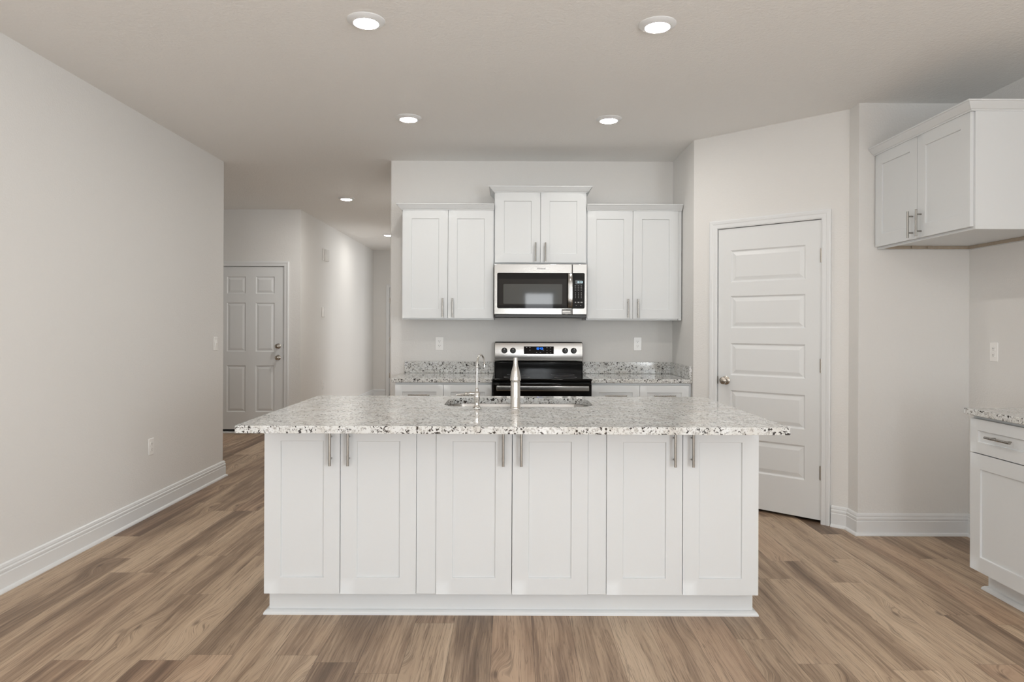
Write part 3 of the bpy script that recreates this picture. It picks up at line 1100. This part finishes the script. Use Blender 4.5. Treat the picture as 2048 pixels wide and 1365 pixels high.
for zz in (0.160, 0.173, 0.186, 0.199):
    for q_ in (-0.024, 0.0, 0.023):
        m.box(cxk + q_ - 0.0025, cxk + q_ + 0.0015, -0.0026, -0.0021, gz1 - zz - 0.003, gz1 - zz + 0.003)
for q_, wd in ((-0.024, 0.005), (0.0, 0.007), (0.024, 0.008)):
    m.box(cxk + q_ - wd, cxk + q_ + wd, -0.0026, -0.0021, gz1 - 0.240, gz1 - 0.232)
for q_ in (-0.018, 0.018):
    m.box(cxk + q_ - 0.004, cxk + q_ + 0.004, -0.0026, -0.0021, gz1 - 0.262, gz1 - 0.258)
merge(keypad, m.build('key_legends', M_MARK, ctrl), M_MARK)
# bowed handle
hx = (1139.5 - 1020) / 249.4 - 0.244
rows = []
for k in range(13):
    t = -1 + 2 * k / 12
    zc = (gz0 + gz1) / 2 + t * (gz1 - gz0 - 0.014) / 2
    yy = -0.044 + 0.022 * t ** 4
    rows.append([(hx - 0.021, yy + 0.006, zc), (hx - 0.017, yy - 0.003, zc), (hx, yy - 0.006, zc), (hx + 0.017, yy - 0.003, zc), (hx + 0.021, yy + 0.006, zc), (hx, yy + 0.009, zc)])
hm = MB().rows(rows)
for t in (gz0 + 0.014, gz1 - 0.026):
    hm.box(hx - 0.012, hx + 0.012, -0.024, -0.0022, t, t + 0.012)
hm.build('handle', M_STEEL, door, smooth=True)
text_obj('brand_lettering', 'Whirlpool', 0.020, M_MARKDARK, door, ((1082 - 1020) / 249.4 - 0.244, -0.0005, 1.782 - MZ0), 0.068)
st = plate(door, 'sticker', (1123 - 1020) / 249.4 - 0.244, (1143.4 - 1020) / 249.4 - 0.244, 1.412 - MZ0 + 0.003, 1.458 - MZ0, -0.0008, 0.0004, M_LABEL)
m = MB()
s0 = (1123 - 1020) / 249.4 - 0.244
for (a, b, c, d) in ((0.008, 0.070, 0.020, 0.031), (0.010, 0.072, 0.010, 0.013)):
    m.box(s0 + a, s0 + b, -0.0012, -0.0009, 0.029 + c - 0.003, 0.029 + d - 0.003)
merge(st, m.build('sticker_panel', M_PLASTIC, door), M_PLASTIC)
m = MB()
rnd = random.Random(4)
for zz in (0.036, 0.040):
    x = s0 + 0.006
    while x < s0 + 0.072:
        wd = rnd.uniform(0.002, 0.007)
        m.box(x, x + wd, -0.0012, -0.0009, 0.029 + zz - 0.0035, 0.029 + zz - 0.0005)
        x += wd + 0.003
m.box(s0 + 0.006, s0 + 0.03, -0.0012, -0.0009, 0.0305, 0.034).box(s0 + 0.05, s0 + 0.074, -0.0012, -0.0009, 0.0305, 0.034)
merge(st, m.build('sticker_print', M_MARKDARK, door), M_MARKDARK)


# ------------------------------------------------------------------ outlets, switches and small wall things
def outlet(label, loc, rz):
    e = empty('wall_outlet', loc, rz, label, 'outlet', 'white wall outlets')
    MB().box(-0.035, 0.035, -0.006, 0.0, -0.0575, 0.0575).build('cover_plate', M_PLASTIC, e, bevel=0.003)
    for z in (-0.0195, 0.0195):
        m = MB()
        m.rows([[(x, y, z + zz) for x, zz in ((-0.010, -0.0145), (0.010, -0.0145), (0.0165, -0.007), (0.0165, 0.007), (0.010, 0.0145), (-0.010, 0.0145), (-0.0165, 0.007), (-0.0165, -0.007))] for y in (-0.0085, -0.0062)])
        r_ = m.build('receptacle', M_PLASTIC, e)
        m = MB()
        m.box(-0.0075, -0.0055, -0.0090, -0.0086, z - 0.002, z + 0.007).box(0.0055, 0.0075, -0.0090, -0.0086, z - 0.001, z + 0.006).lathe([(0, 0), (0.0025, 0), (0.0025, 0.0004), (0, 0.0004)], (0, -0.0086, z - 0.0075), 'y', 12, -1)
        m.build('slots', M_SLOT, r_)
    return e


outlet('white outlet on the back wall, left of the range', (-0.607, YB - 0.0002, 1.168), 0)
outlet('white outlet on the back wall, right of the range', (1.100, YB - 0.0002, 1.171), 0)
outlet('white outlet low on the long left wall above the baseboard', (X_L + 0.0002, 4.746, 0.470), R(90))
outlet('white outlet on the right wall above the granite at the right edge', (X_R - 0.0002, 4.105, 1.172), R(-90))
outlet('white outlet low on the hallway wall, just above the island top', (XH + 0.0002, 9.37, 0.506), R(90))
e = empty('light_switch', (X_L + 0.0002, 5.777, 1.162), R(90), 'white rocker switch at the far end of the left wall', 'switch')
MB().box(-0.037, 0.037, -0.006, 0.0, -0.0575, 0.0575).build('cover_plate', M_PLASTIC, e, bevel=0.003)
m = MB()
m.rows([[(x, -0.0062, -0.033), (x, -0.0075, -0.033), (x, -0.0120, 0.004), (x, -0.0075, 0.033), (x, -0.0062, 0.033)] for x in (-0.0165, 0.0165)])
m.build('rocker', M_PLASTIC, e)
e = empty('door_chime', (XH + 0.0002, 9.40, 2.296), R(90), 'white two-part plastic box high on the hallway wall', 'alarm box')
MB().box(-0.075, 0.075, -0.020, 0.0, -0.085, 0.085).build('back_plate', M_PLASTIC, e, bevel=0.006)
MB().box(-0.055, 0.060, -0.058, -0.0205, -0.088, 0.070).build('cover', M_PLASTIC, e, bevel=0.006)
e = empty('thermostat', (XH + 0.0002, 9.33, 1.508), R(90), 'white thermostat halfway up the hallway wall', 'thermostat')
MB().box(-0.045, 0.045, -0.024, 0.0, -0.068, 0.068).build('case', M_PLASTIC, e, bevel=0.005)
MB().box(-0.030, 0.030, -0.0262, -0.0243, -0.005, 0.045).build('front_cover', M_PLASTIC, e)
